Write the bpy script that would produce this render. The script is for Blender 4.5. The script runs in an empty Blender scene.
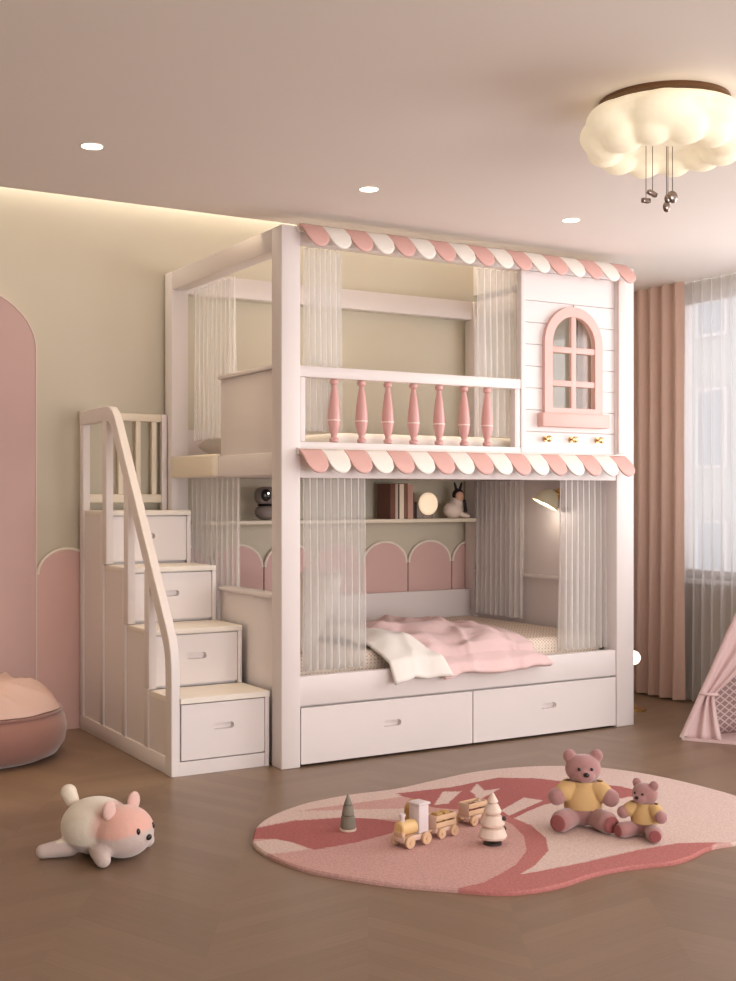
import bpy, bmesh, math, random
from mathutils import Vector, Matrix, Euler
random.seed(7)
C = bpy.context.scene.collection
PI = math.pi
sc = bpy.context.scene

# ------------------------------------------------------------------ helpers
def S(r, g, b):
    f = lambda c: (c/255/12.92) if c/255 <= .04045 else ((c/255+.055)/1.055)**2.4
    return (f(r), f(g), f(b), 1)

def mat(name, col, rough=.5, noise=0, nscale=40, bump=0, bscale=200, metal=0, emit=None, estr=0, sheen=0, coat=0, spec=.5):
    m = bpy.data.materials.new(name); m.use_nodes = True
    nt = m.node_tree; N = nt.nodes; L = nt.links
    b = N['Principled BSDF']
    b.inputs['Base Color'].default_value = col
    b.inputs['Roughness'].default_value = rough
    b.inputs['Metallic'].default_value = metal
    b.inputs['Specular IOR Level'].default_value = spec
    if sheen: b.inputs['Sheen Weight'].default_value = sheen
    if coat: b.inputs['Coat Weight'].default_value = coat
    if emit:
        b.inputs['Emission Color'].default_value = emit
        b.inputs['Emission Strength'].default_value = estr
    tc = N.new('ShaderNodeTexCoord')
    if noise:
        t = N.new('ShaderNodeTexNoise'); t.inputs['Scale'].default_value = nscale; t.inputs['Detail'].default_value = 4
        L.new(tc.outputs['Object'], t.inputs['Vector'])
        r = N.new('ShaderNodeMapRange'); r.inputs['To Min'].default_value = 1-noise; r.inputs['To Max'].default_value = 1+noise
        L.new(t.outputs['Fac'], r.inputs['Value'])
        v = N.new('ShaderNodeVectorMath'); v.operation = 'SCALE'
        v.inputs[0].default_value = col[:3]
        L.new(r.outputs['Result'], v.inputs['Scale'])
        L.new(v.outputs['Vector'], b.inputs['Base Color'])
    if bump:
        t2 = N.new('ShaderNodeTexNoise'); t2.inputs['Scale'].default_value = bscale; t2.inputs['Detail'].default_value = 3
        L.new(tc.outputs['Object'], t2.inputs['Vector'])
        bp = N.new('ShaderNodeBump'); bp.inputs['Strength'].default_value = bump; bp.inputs['Distance'].default_value = .004
        L.new(t2.outputs['Fac'], bp.inputs['Height']); L.new(bp.outputs['Normal'], b.inputs['Normal'])
    return m

def sheer_mat(name, col, opacity, trans=.5):
    m = bpy.data.materials.new(name); m.use_nodes = True
    nt = m.node_tree; N = nt.nodes; L = nt.links
    N.clear()
    o = N.new('ShaderNodeOutputMaterial')
    tr = N.new('ShaderNodeBsdfTransparent'); d = N.new('ShaderNodeBsdfDiffuse'); tl = N.new('ShaderNodeBsdfTranslucent')
    d.inputs['Color'].default_value = col; tl.inputs['Color'].default_value = col
    mx = N.new('ShaderNodeMixShader'); mx.inputs[0].default_value = trans
    L.new(d.outputs[0], mx.inputs[1]); L.new(tl.outputs[0], mx.inputs[2])
    lw = N.new('ShaderNodeLayerWeight'); lw.inputs['Blend'].default_value = .5
    mr = N.new('ShaderNodeMapRange'); mr.inputs['To Min'].default_value = opacity; mr.inputs['To Max'].default_value = min(1, opacity+.55)
    L.new(lw.outputs['Facing'], mr.inputs['Value'])
    m2 = N.new('ShaderNodeMixShader')
    L.new(mr.outputs['Result'], m2.inputs[0]); L.new(tr.outputs[0], m2.inputs[1]); L.new(mx.outputs[0], m2.inputs[2])
    L.new(m2.outputs[0], o.inputs['Surface'])
    return m

def obj(name, bm, m, parent=None, smooth=True, angle=35, world=True, mats=None):
    bmesh.ops.recalc_face_normals(bm, faces=bm.faces)
    me = bpy.data.meshes.new(name); bm.to_mesh(me); bm.free()
    if mats:
        for q in mats: me.materials.append(q)
    else: me.materials.append(m)
    if smooth:
        for p in me.polygons: p.use_smooth = True
        me.set_sharp_from_angle(angle=math.radians(angle))
    o = bpy.data.objects.new(name, me); C.objects.link(o)
    if parent is not None:
        o.parent = parent
        if world and parent.type == 'EMPTY':
            o.matrix_parent_inverse = (Matrix.Translation(parent.location) @ Euler(parent.rotation_euler).to_matrix().to_4x4()).inverted()
    return o

def tag(o, label, cat, group=None):
    o['label'] = label; o['category'] = cat
    if group: o['group'] = group
    return o

def thing(name, label, cat, loc=(0,0,0), rotz=0, group=None):
    o = bpy.data.objects.new(name, None); C.objects.link(o)
    o.empty_display_size = .05
    o.location = loc; o.rotation_euler = (0,0,rotz)
    return tag(o, label, cat, group)

def struct(name, bm, m, **k):
    o = obj(name, bm, m, **k); o['kind'] = 'structure'; return o

def dup(root, loc, rotz=None, label=None, scale=None):
    r = root.copy(); C.objects.link(r); r.location = loc
    if rotz is not None: r.rotation_euler = (0,0,rotz)
    if scale: r.scale = (scale,)*3
    if label: r['label'] = label
    for ch in list(root.children):
        c = ch.copy(); C.objects.link(c); c.parent = r
        for g in ch.children:
            d = g.copy(); C.objects.link(d); d.parent = c
    return r

def B(): return bmesh.new()

def box(bm, x0,x1,y0,y1,z0,z1, bev=0, seg=2, M=None):
    r = bmesh.ops.create_cube(bm, size=1)
    vs = r['verts']
    for v in vs:
        v.co = Vector(((x0+x1)/2+v.co.x*(x1-x0), (y0+y1)/2+v.co.y*(y1-y0), (z0+z1)/2+v.co.z*(z1-z0)))
    if M is not None:
        for v in vs: v.co = M @ v.co
    if bev:
        es = list({e for v in vs for e in v.link_edges})
        bmesh.ops.bevel(bm, geom=es, offset=bev, segments=seg, affect='EDGES', profile=.5)
    return bm

def ell(bm, c, r, M=None, u=24, v=16):
    mm = Matrix.Translation(c) @ (M or Matrix.Identity(4)) @ Matrix.Diagonal((*r,1))
    bmesh.ops.create_uvsphere(bm, u_segments=u, v_segments=v, radius=1, matrix=mm)
    return bm

def cone(bm, p0, p1, r0, r1, seg=20):
    p0, p1 = Vector(p0), Vector(p1); d = p1-p0
    M = Matrix.Translation((p0+p1)/2) @ d.to_track_quat('Z','Y').to_matrix().to_4x4()
    bmesh.ops.create_cone(bm, cap_ends=True, segments=seg, radius1=max(r0,1e-5), radius2=max(r1,1e-5), depth=d.length, matrix=M)
    return bm

def capsule(bm, p0, p1, r0, r1):
    cone(bm, p0, p1, r0, r1); ell(bm, p0, (r0,)*3); ell(bm, p1, (r1,)*3); return bm

def lathe(bm, prof, c=(0,0,0), seg=28, M=None):
    rings = []
    for r, z in prof:
        row = []
        for k in range(seg):
            a = 2*PI*k/seg
            p = Vector((r*math.cos(a), r*math.sin(a), z))
            if M is not None: p = M @ p
            row.append(bm.verts.new(p+Vector(c)))
        rings.append(row)
    for a, b in zip(rings, rings[1:]):
        for k in range(seg):
            bm.faces.new((a[k], a[(k+1)%seg], b[(k+1)%seg], b[k]))
    bm.faces.new(rings[0][::-1]); bm.faces.new(rings[-1])
    return bm

def tube(bm, pts, r, seg=8):
    pts = [Vector(p) for p in pts]; rings = []
    for i, p in enumerate(pts):
        d = (pts[min(i+1,len(pts)-1)]-pts[max(i-1,0)]).normalized()
        q = d.to_track_quat('Z','Y')
        rings.append([bm.verts.new(p + q @ Vector((r*math.cos(2*PI*k/seg), r*math.sin(2*PI*k/seg), 0))) for k in range(seg)])
    for a, b in zip(rings, rings[1:]):
        for k in range(seg): bm.faces.new((a[k], a[(k+1)%seg], b[(k+1)%seg], b[k]))
    bm.faces.new(rings[0][::-1]); bm.faces.new(rings[-1])
    return bm

def plate(bm, outer, holes, fn, depth):
    """outline(s) in 2-D, mapped by fn to 3-D and extruded by the vector depth"""
    es = []; 
    for loop in [outer]+holes:
        vs = [bm.verts.new(fn(*p)) for p in loop]
        es += [bm.edges.new((vs[i], vs[(i+1)%len(vs)])) for i in range(len(vs))]
    r = bmesh.ops.triangle_fill(bm, edges=es, use_beauty=True, use_dissolve=False)
    fs = [g for g in r['geom'] if isinstance(g, bmesh.types.BMFace)]
    ex = bmesh.ops.extrude_face_region(bm, geom=fs)
    bmesh.ops.translate(bm, vec=depth, verts=[g for g in ex['geom'] if isinstance(g, bmesh.types.BMVert)])
    return bm

def rrect(x0,x1,y0,y1,r,n=8):
    pts = []
    for cx, cy, a0 in ((x1-r,y1-r,0),(x0+r,y1-r,90),(x0+r,y0+r,180),(x1-r,y0+r,270)):
        for k in range(n+1):
            a = math.radians(a0+90*k/n); pts.append((cx+r*math.cos(a), cy+r*math.sin(a)))
    return pts

def arch(x0,x1,z0,z1,rh,n=24):
    """outline with an elliptic arch of height rh on top"""
    c = (x0+x1)/2; r = (x1-x0)/2
    return [(x0,z0),(x1,z0)]+[(c+r*math.cos(PI*k/n), z1-rh+rh*math.sin(PI*k/n)) for k in range(n+1)]

def bake(o):
    dg = bpy.context.evaluated_depsgraph_get(); dg.update()
    me = bpy.data.meshes.new_from_object(o.evaluated_get(dg))
    old = o.data; nm = old.name; o.modifiers.clear(); o.data = me
    bpy.data.meshes.remove(old); me.name = nm
    for p in me.polygons: p.use_smooth = True
    return o

def fuse(name, bm, m, parent, voxel=.006, it=6, world=False):
    """closed forms fused to one continuous soft skin"""
    o = obj(name, bm, m, parent, world=world, angle=180)
    md = o.modifiers.new('r','REMESH'); md.mode = 'VOXEL'; md.voxel_size = voxel; md.use_smooth_shade = True
    s = o.modifiers.new('s','SMOOTH'); s.iterations = it; s.factor = .5
    return bake(o)

def grid(bm, nu, nv, fn, closed=False):
    vs = [[bm.verts.new(fn(i/nu, j/nv)) for j in range(nv+1)] for i in range(nu+1)]
    for i in range(nu):
        for j in range(nv): bm.faces.new((vs[i][j], vs[i+1][j], vs[i+1][j+1], vs[i][j+1]))
    return bm

def solid(o, t, off=-1):
    md = o.modifiers.new('t','SOLIDIFY'); md.thickness = t; md.offset = off; return o

def hsh(a, b=0):
    v = math.sin(a*127.1+b*311.7)*43758.5453
    return v-math.floor(v)

# photograph geometry: the camera stands at (0,0,1.2); floor_at turns a photograph pixel into a floor point
F = 1217.; HOR = 497.; H = 1.2; CR = (.8598,-.5107); CF = (.5107,.8598)
def floor_at(x, y, z=0.):
    r = (x-368)/F; t = (z-H)/((HOR-y)/F)
    return Vector(((r*CR[0]+CF[0])*t, (r*CR[1]+CF[1])*t, z))
def pix(X, Y, Z):
    d = X*CF[0]+Y*CF[1]; r = X*CR[0]+Y*CR[1]
    return (368+F*r/d, HOR-F*(Z-H)/d)

# ------------------------------------------------------------------ materials
M = {}
M['wall'] = mat('wall paint beige', S(210,201,183), .9, .015, 3)
M['ceil'] = mat('ceiling paint blush', S(241,232,225), .95, .012, 2)
M['white'] = mat('white lacquer', S(233,224,222), .42, .01, 6)
M['cream'] = mat('cream lacquer', S(240,228,208), .45, .01, 6)
M['pinkpanel'] = mat('pink upholstery', S(222,184,177), .75, .02, 8, .06, 500, sheen=.2)
M['archpink'] = mat('rose lacquered arch', S(206,172,166), .55, .02, 3)
M['piping'] = mat('ivory piping', S(246,236,222), .6)
M['awnpink'] = mat('awning rose', S(224,178,170), .6, .02, 20)
M['awnwhite'] = mat('awning white', S(244,238,230), .6, .01, 20)
M['balpink'] = mat('rose gloss lacquer', S(214,162,158), .3, .02, 10, coat=.3)
M['winpink'] = mat('window rose', S(230,186,178), .5, .02, 10)
M['brass'] = mat('brass', S(214,184,130), .28, metal=1)
M['sheer'] = sheer_mat('sheer voile', S(253,251,249), .40, .3)
M['sheerwin'] = sheer_mat('window voile', S(240,237,236), .45, .45)
M['drape'] = mat('dusty rose drape', S(208,176,160), .75, .03, 30, .05, 600, sheen=.3)
M['duvet'] = mat('pink cotton', S(234,202,200), .8, .02, 12, .08, 350, sheen=.2)
M['linen'] = mat('white linen', S(242,236,230), .85, .015, 20, .08, 400)
M['pillow'] = mat('pale pillow cotton', S(236,226,218), .85, .015, 20, .08, 400)
M['greyfab'] = mat('grey plush throw', S(186,176,168), .95, .12, 90, .4, 150)
M['pouf'] = mat('rose velvet', S(150,106,96), .8, .03, 10, .1, 300, sheen=.5)
M['poufthrow'] = mat('blush cloth', S(210,178,168), .85, .03, 14, .1, 300)
M['plushpink'] = mat('blush plush', S(224,186,176), .95, .06, 60, .4, 260, sheen=.5)
M['plushcream'] = mat('cream plush', S(236,222,204), .95, .05, 60, .4, 260, sheen=.5)
M['plushgrey'] = mat('pale mauve plush', S(204,186,180), .95, .06, 60, .4, 260, sheen=.5)
M['bear'] = mat('dusty rose teddy plush', S(172,126,124), .95, .08, 90, .5, 300, sheen=.5)
M['bearpad'] = mat('deep rose paw felt', S(146,84,84), .95, .06, 90, .3, 300)
M['shirt'] = mat('mustard knit', S(206,170,118), .9, .05, 50, .3, 320)
M['black'] = mat('black gloss', S(28,22,22), .25)
M['woodl'] = mat('beech wood', S(216,180,146), .55, .06, 30)
M['woody'] = mat('honey wood', S(226,190,134), .5, .06, 25)
M['woodm'] = mat('mustard wood', S(186,146,88), .55, .06, 25)
M['lilac'] = mat('pale lilac paint', S(220,206,208), .5, .03, 25)
M['woodpk'] = mat('pinkish beech wood', S(218,186,168), .55, .06, 30)
M['treegrey'] = mat('sage grey paint', S(128,122,108), .6, .05, 30)
M['treewhite'] = mat('ivory paint', S(226,204,190), .5, .05, 30)
M['darkmetal'] = mat('dark metal', S(64,54,48), .5)
M['bronze'] = mat('bronze', S(120,88,62), .4, metal=.7)
M['chrome'] = mat('smoked metal', S(150,136,130), .25, metal=.9)
M['cloud'] = mat('glowing cotton cloud', S(240,228,204), .9, .03, 9, .3, 22, emit=S(255,238,205), estr=.42)
M['led'] = mat('lit downlight lens', S(255,250,240), .5, emit=S(255,244,226), estr=6)
M['glowwhite'] = mat('glowing white', S(255,250,240), .5, emit=S(255,240,220), estr=2.5)
M['moon'] = mat('lit moon disc', S(255,236,210), .6, emit=S(255,226,190), estr=.5)
M['glass'] = None
M['metalgrey'] = mat('grey plastic', S(140,128,122), .5, .04, 40)
M['shade'] = mat('ivory enamel', S(228,220,190), .35)
M['rail_dark'] = mat('drawer gap', S(150,132,124), .7)

g = bpy.data.materials.new('clear glass'); g.use_nodes = True
nt = g.node_tree; nt.nodes.clear()
o_ = nt.nodes.new('ShaderNodeOutputMaterial'); mx = nt.nodes.new('ShaderNodeMixShader')
t_ = nt.nodes.new('ShaderNodeBsdfTransparent'); gl = nt.nodes.new('ShaderNodeBsdfGlossy'); gl.inputs['Roughness'].default_value = .05
mx.inputs[0].default_value = .04
nt.links.new(t_.outputs[0], mx.inputs[1]); nt.links.new(gl.outputs[0], mx.inputs[2]); nt.links.new(mx.outputs[0], o_.inputs[0])
M['glass'] = g

def wood_floor():
    m = bpy.data.materials.new('herringbone oak'); m.use_nodes = True
    nt = m.node_tree; N = nt.nodes; L = nt.links; b = N['Principled BSDF']
    tc = N.new('ShaderNodeTexCoord'); mp = N.new('ShaderNodeMapping')
    mp.inputs['Rotation'].default_value = (0,0,math.radians(30.7))
    L.new(tc.outputs['Object'], mp.inputs['Vector'])
    sp = N.new('ShaderNodeSeparateXYZ'); L.new(mp.outputs[0], sp.inputs[0])
    def math_(op, a, bb=None):
        n = N.new('ShaderNodeMath'); n.operation = op
        for i, q in enumerate((a, bb)):
            if q is None: continue
            if isinstance(q, (int,float)): n.inputs[i].default_value = q
            else: L.new(q, n.inputs[i])
        return n.outputs[0]
    W = .42
    pp = math_('PINGPONG', sp.outputs['X'], W)
    v = math_('DIVIDE', math_('ADD', sp.outputs['Y'], math_('MULTIPLY', pp, .75)), .085)
    row = math_('FLOOR', v); fr = math_('FRACT', v)
    colm = math_('FLOOR', math_('DIVIDE', sp.outputs['X'], W))
    cb = N.new('ShaderNodeCombineXYZ'); L.new(row, cb.inputs[0]); L.new(colm, cb.inputs[1])
    wn = N.new('ShaderNodeTexWhiteNoise'); wn.noise_dimensions = '2D'; L.new(cb.outputs[0], wn.inputs['Vector'])
    # grain along the plank
    cg = N.new('ShaderNodeCombineXYZ'); L.new(math_('MULTIPLY', pp, 3.), cg.inputs[0]); L.new(math_('MULTIPLY', v, 4.), cg.inputs[1]); L.new(math_('MULTIPLY', colm, 3.7), cg.inputs[2])
    ns = N.new('ShaderNodeTexNoise'); ns.inputs['Scale'].default_value = 2.5; ns.inputs['Detail'].default_value = 6; L.new(cg.outputs[0], ns.inputs['Vector'])
    t = math_('ADD', math_('MULTIPLY', wn.outputs['Value'], .45), math_('MULTIPLY', ns.outputs['Fac'], .65))
    rp = N.new('ShaderNodeValToRGB'); L.new(t, rp.inputs[0])
    rp.color_ramp.elements[0].position = .1; rp.color_ramp.elements[0].color = S(120,97,78)
    rp.color_ramp.elements[1].position = .95; rp.color_ramp.elements[1].color = S(140,115,94)
    edge = math_('LESS_THAN', fr, .025)
    mix = N.new('ShaderNodeMix'); mix.data_type = 'RGBA'
    L.new(math_('MULTIPLY', edge, .35), mix.inputs['Factor']); L.new(rp.outputs[0], mix.inputs['A']); mix.inputs['B'].default_value = S(92,72,56)
    L.new(mix.outputs['Result'], b.inputs['Base Color'])
    b.inputs['Roughness'].default_value = .36; b.inputs['Specular IOR Level'].default_value = .45
    bp = N.new('ShaderNodeBump'); bp.inputs['Strength'].default_value = .12; bp.inputs['Distance'].default_value = .002
    L.new(math_('ADD', ns.outputs['Fac'], math_('MULTIPLY', edge, -1.)), bp.inputs['Height']); L.new(bp.outputs[0], b.inputs['Normal'])
    return m
M['floor'] = wood_floor()

def quilt_mat():
    m = bpy.data.materials.new('quilted mattress cover'); m.use_nodes = True
    nt = m.node_tree; N = nt.nodes; L = nt.links; b = N['Principled BSDF']
    tc = N.new('ShaderNodeTexCoord'); mp = N.new('ShaderNodeMapping'); mp.inputs['Rotation'].default_value = (.6,.6,.785)
    L.new(tc.outputs['Object'], mp.inputs['Vector'])
    vo = N.new('ShaderNodeTexVoronoi'); vo.inputs['Scale'].default_value = 85; vo.inputs['Randomness'].default_value = 0.1
    L.new(mp.outputs[0], vo.inputs['Vector'])
    rp = N.new('ShaderNodeValToRGB'); L.new(vo.outputs['Distance'], rp.inputs[0])
    rp.color_ramp.elements[0].position = .25; rp.color_ramp.elements[0].color = S(190,164,150)
    rp.color_ramp.elements[1].position = .42; rp.color_ramp.elements[1].color = S(238,222,206)
    L.new(rp.outputs[0], b.inputs['Base Color']); b.inputs['Roughness'].default_value = .9
    return m
M['quilt'] = quilt_mat()

def lattice_mat():
    m = bpy.data.materials.new('lattice print canvas'); m.use_nodes = True
    nt = m.node_tree; N = nt.nodes; L = nt.links; b = N['Principled BSDF']
    tc = N.new('ShaderNodeTexCoord'); sp = N.new('ShaderNodeSeparateXYZ'); L.new(tc.outputs['Object'], sp.inputs[0])
    def mt(op, a, bb=None):
        n = N.new('ShaderNodeMath'); n.operation = op
        for i, q in enumerate((a, bb)):
            if q is None: continue
            if isinstance(q, (int,float)): n.inputs[i].default_value = q
            else: L.new(q, n.inputs[i])
        return n.outputs[0]
    u = mt('MULTIPLY', mt('SUBTRACT', sp.outputs['X'], sp.outputs['Y']), 16.)
    w = mt('MULTIPLY', sp.outputs['Z'], 26.)
    a = mt('LESS_THAN', mt('FRACT', mt('ADD', u, w)), .22); c = mt('LESS_THAN', mt('FRACT', mt('SUBTRACT', u, w)), .22)
    mix = N.new('ShaderNodeMix'); mix.data_type = 'RGBA'
    L.new(mt('MAXIMUM', a, c), mix.inputs['Factor']); mix.inputs['A'].default_value = S(158,132,130); mix.inputs['B'].default_value = S(216,192,188)
    L.new(mix.outputs['Result'], b.inputs['Base Color']); b.inputs['Roughness'].default_value = .9
    return m
M['lattice'] = lattice_mat()
M['canvas'] = mat('blush canvas', S(224,196,196), .85, .02, 20, .06, 400)
M['pole'] = mat('pale canvas covered pole', S(222,206,202), .6, .03, 30)

# ------------------------------------------------------------------ the room
XL, XR, YF, YB = -2.2, 5.32, -2.4, 6.215
ZC, ZR, YE, XE = 2.46, 2.90, 5.01, 4.46       # ceiling, cove top, cove edge, cove end
struct('floor', box(B(), XL-.1, XR+.1, YF-.1, YB+.1, -.1, 0), M['floor'], smooth=False)
bm = B()
box(bm, XL, XR, YF, YE, ZC, ZC+.05); box(bm, XE, XR, YE, YB, ZC, ZC+.05)
bm_ = bm
struct('ceiling', bm, M['ceil'], smooth=False)
bm = B(); box(bm, XL, XE, YE-.45, YB, ZR, ZR+.05)
o = struct('ceiling_cove', bm, M['ceil'], smooth=False)
bm = B(); box(bm, XE, XE+.04, YE-.05, YB, ZC+.05, ZR+.05); struct('trim_1', bm, M['ceil'], smooth=False)
bm = B(); box(bm, XL, XE, YE-.5, YE-.45, ZC+.05, ZR+.05); struct('trim_2', bm, M['ceil'], smooth=False)
struct('wall_back', box(B(), XL-.1, XR+.1, YB, YB+.1, 0, ZR+.05), M['wall'], smooth=False)
struct('wall_left', box(B(), XL-.1, XL, YF, YB, 0, ZR+.05), M['wall'], smooth=False)
# front wall with a wide glazed opening behind the camera
bm = B()
plate(bm, [(XL,0),(XR,0),(XR,ZC+.05),(XL,ZC+.05)], [[(.6,.3),(4.6,.3),(4.6,2.3),(.6,2.3)]], lambda a,b: Vector((a,YF,b)), Vector((0,-.12,0)))
struct('wall_front', bm, M['wall'], smooth=False)
WY0, WY1, WZ0, WZ1 = 0.6, 5.36, .72, 2.40
bm = B()
plate(bm, [(YF,0),(YB,0),(YB,ZC+.05),(YF,ZC+.05)], [[(WY0,WZ0),(WY1,WZ0),(WY1,WZ1),(WY0,WZ1)]], lambda a,b: Vector((XR,a,b)), Vector((.16,0,0)))
struct('wall_right', bm, M['wall'], smooth=False)
# windows
def win(name, p, q, along):
    """p,q : (a0,z0),(a1,z1)"""
    (a0,z0),(a1,z1) = p, q
    bm = B(); w = .05
    def bar(u0,u1,v0,v1):
        if along == 'Y': box(bm, XR+.05, XR+.11, u0,u1, v0,v1, .004)
        else: box(bm, u0,u1, YF-.09, YF-.04, v0,v1, .004)
    bar(a0,a1,z0,z0+w); bar(a0,a1,z1-w,z1); bar(a0,a0+w,z0+w,z1-w); bar(a1-w,a1,z0+w,z1-w)
    n = 4
    for k in range(1,n):
        c = a0+(a1-a0)*k/n; bar(c-.025,c+.025,z0+w,z1-w)
    f = struct(name, bm, M['white'])
    bm = B()
    if along == 'Y': box(bm, XR+.078, XR+.082, a0+w,a1-w,z0+w,z1-w)
    else: box(bm, a0+w,a1-w,YF-.066,YF-.062,z0+w,z1-w)
    pn = obj('window_pane', bm, M['glass'], f, smooth=False); pn['kind'] = 'structure'
win('window_1', (WY0,WZ0), (WY1,WZ1), 'Y')
win('window_2', (.6,.3), (4.6,2.3), 'X')
bm = B(); box(bm, XR-.03, XR+.05, WY0-.03, WY1, WZ0-.03, WZ0, .006); struct('trim_3', bm, M['white'])

# ------------------------------------------------------------------ wall panels
t = thing('arched_wall_panel', 'tall rose pink arched panel on the beige wall at left edge', 'wall panel', (1.29,YB,0))
bm = B(); plate(bm, arch(.87, 1.705, 0, 2.262, .32, 40), [], lambda a,b: Vector((a,YB-.04,b)), Vector((0,.04,0)))
obj('panel', bm, M['archpink'], t, angle=50)
o_ut = arch(.87-.006, 1.705+.006, 0, 2.262+.006, .323, 40); o_in = arch(.87,1.705,0,2.262,.32,40)
bm = B()
n = len(o_ut); a = [bm.verts.new((x,YB-.045,z)) for x,z in o_ut]; b = [bm.verts.new((x,YB-.045,z)) for x,z in o_in]
fs = [bm.faces.new((a[i],a[i+1],b[i+1],b[i])) for i in range(1,n-1)] + [bm.faces.new((a[n-1],a[0],b[0],b[n-1]))]
ex = bmesh.ops.extrude_face_region(bm, geom=fs); bmesh.ops.translate(bm, vec=(0,.045,0), verts=[q for q in ex['geom'] if isinstance(q,bmesh.types.BMVert)])
obj('edge_strip', bm, mat('beige edge strip', S(226,206,194), .5), t)

PW = .3209; PX = 1.713
wp = thing('wainscot_panel', 'round topped pink padded wall panel with ivory piping, left of the staircase', 'wall panel', (PX,YB,0), 0, 'scalloped padded wall panels')
bm = B(); plate(bm, arch(.004, PW-.004, .0, .93, .125), [], lambda a,b: Vector((a,-.022,b)), Vector((0,.022,0)))
obj('padding', bm, M['pinkpanel'], wp, world=False, angle=50)
pts = [(PW/2+(PW/2-.009)*math.cos(PI*k/28), -.02, .805+.128*math.sin(PI*k/28)) for k in range(29)]
obj('piping', tube(B(), pts, .0075), M['piping'], wp, world=False)
names = {1:'round topped pink padded wall panel hidden low behind the staircase', 2:'pink padded wall panel behind the sheer curtain beside the stairs',
 3:'round topped pink padded wall panel under the grey toy robot',4:'round topped pink padded wall panel behind the white left front post',5:'round topped pink padded wall panel behind the lower left sheer curtain',
 6:'round topped pink padded wall panel under the row of books',7:'round topped pink padded wall panel under the moon lamp',8:'round topped pink padded wall panel in the far right corner of the lower bunk'}
for k in range(2, 9): dup(wp, (PX+PW*k, YB, 0), 0, names[k])

# ------------------------------------------------------------------ bunk bed
BX0, BX1, BY0, BY1, BH = 2.403, 4.473, 4.79, 6.185, 2.40
bed = thing('bunk_bed', 'white house style bunk bed with pink and white striped awnings', 'bed', (BX0,BY0,0))
P = lambda nm, bm, m, par=None, **k: obj(nm, bm, m, par or bed, **k)
W = M['white']
for x0,x1,y0,y1 in ((BX0,BX0+.095,BY0,BY0+.1),(BX1-.12,BX1,BY0,BY0+.1),(BX0,BX0+.095,BY1-.1,BY1),(BX1-.1,BX1,BY1-.1,BY1)):
    P('post', box(B(), x0,x1,y0,y1,0,BH,.006), W)
P('top_beam', box(B(), BX0+.095,BX1-.12,BY0+.01,BY0+.08,2.33,BH,.004), W)
P('top_beam', box(B(), BX0+.095,BX1-.1,BY1-.08,BY1,2.29,BH,.004), W)
P('top_beam', box(B(), BX0+.005,BX0+.085,BY0+.1,BY1-.1,2.30,BH,.004), W)
P('top_beam', box(B(), BX1-.085,BX1-.005,BY0+.1,BY1-.1,2.30,BH,.004), W)
P('upper_deck', box(B(), BX0+.01,BX1-.01,BY0+.03,BY1-.01,1.30,1.40,.004), W)
# awnings
def awning(z, x0, x1, flare, wdt):
    a = P('awning', box(B(), x0,x1,BY0-.022,BY0+.0,z-.03,z+.0,.004), M['awnwhite'])
    n = 17; w = (x1-x0)/n
    for k in range(n):
        cx = x0+(k+.5)*w
        def fn(u, v, cx=cx):
            e = 2*u-1
            Lu = .060 + .066*math.sqrt(max(0,1-e*e))
            l = v*Lu; q = l/.126
            # quarter-curve outwards: first out, then down
            y = BY0-.022 - flare*math.sin(q*PI/2*.9)
            zz = z - .004 - .108*(q**1.15)
            return Vector((cx+e*w/2*.985, y, zz))
        bm = B(); grid(bm, 16, 10, fn)
        s = P('scallop', bm, M['awnpink'] if k%2==0 else M['awnwhite'], a)
        solid(s, .008, 1)
        s['label'] = 'pink scallop' if k%2==0 else 'white scallop'
    return a
awning(BH+.004, 2.476, 4.388, .10, 0)
awning(1.418, 2.476, 4.388, .10, 0)
P('awning_rail', box(B(), BX0+.095,BX1-.12,BY0+.005,BY0+.05,1.285,1.418,.004), W)
# guard rail
P('guard_rail', box(B(), 2.498,3.738,BY0+.012,BY0+.062,1.735,1.785,.006), W)
P('bottom_rail', box(B(), 2.498,3.738,BY0+.012,BY0+.06,1.418,1.447,.004), W)
for x in (2.53, 3.70): P('rail_stile', box(B(), x-.026 if x<3 else x,x+.0 if x<3 else x+.034,BY0+.014,BY0+.056,1.447,1.735,.004), W)
prof = [(.012,0),(.020,.004),(.022,.016),(.014,.024),(.013,.034),(.019,.046),(.025,.07),(.029,.098),(.0275,.099),(.0275,.103),(.029,.104),(.028,.13),(.023,.18),(.017,.225),(.012,.25),(.011,.26),(.02,.268),(.02,.28),(.013,.288)]
for k in range(7):
    x = ((334, 361.5, 387.8, 413.5, 439, 464, 487)[k]-368)/F
    X = (x*CR[0]+CF[0])/(x*CR[1]+CF[1])*(BY0+.036)
    bl = P('baluster', lathe(B(), prof, (X,BY0+.036,1.447)), M['balpink'])
    P('ring', lathe(B(), [(.028,.097),(.0305,.099),(.0305,.103),(.028,.105)], (X,BY0+.036,1.447)), mat('pale rose ring', S(244,216,208), .3), bl)
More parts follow.
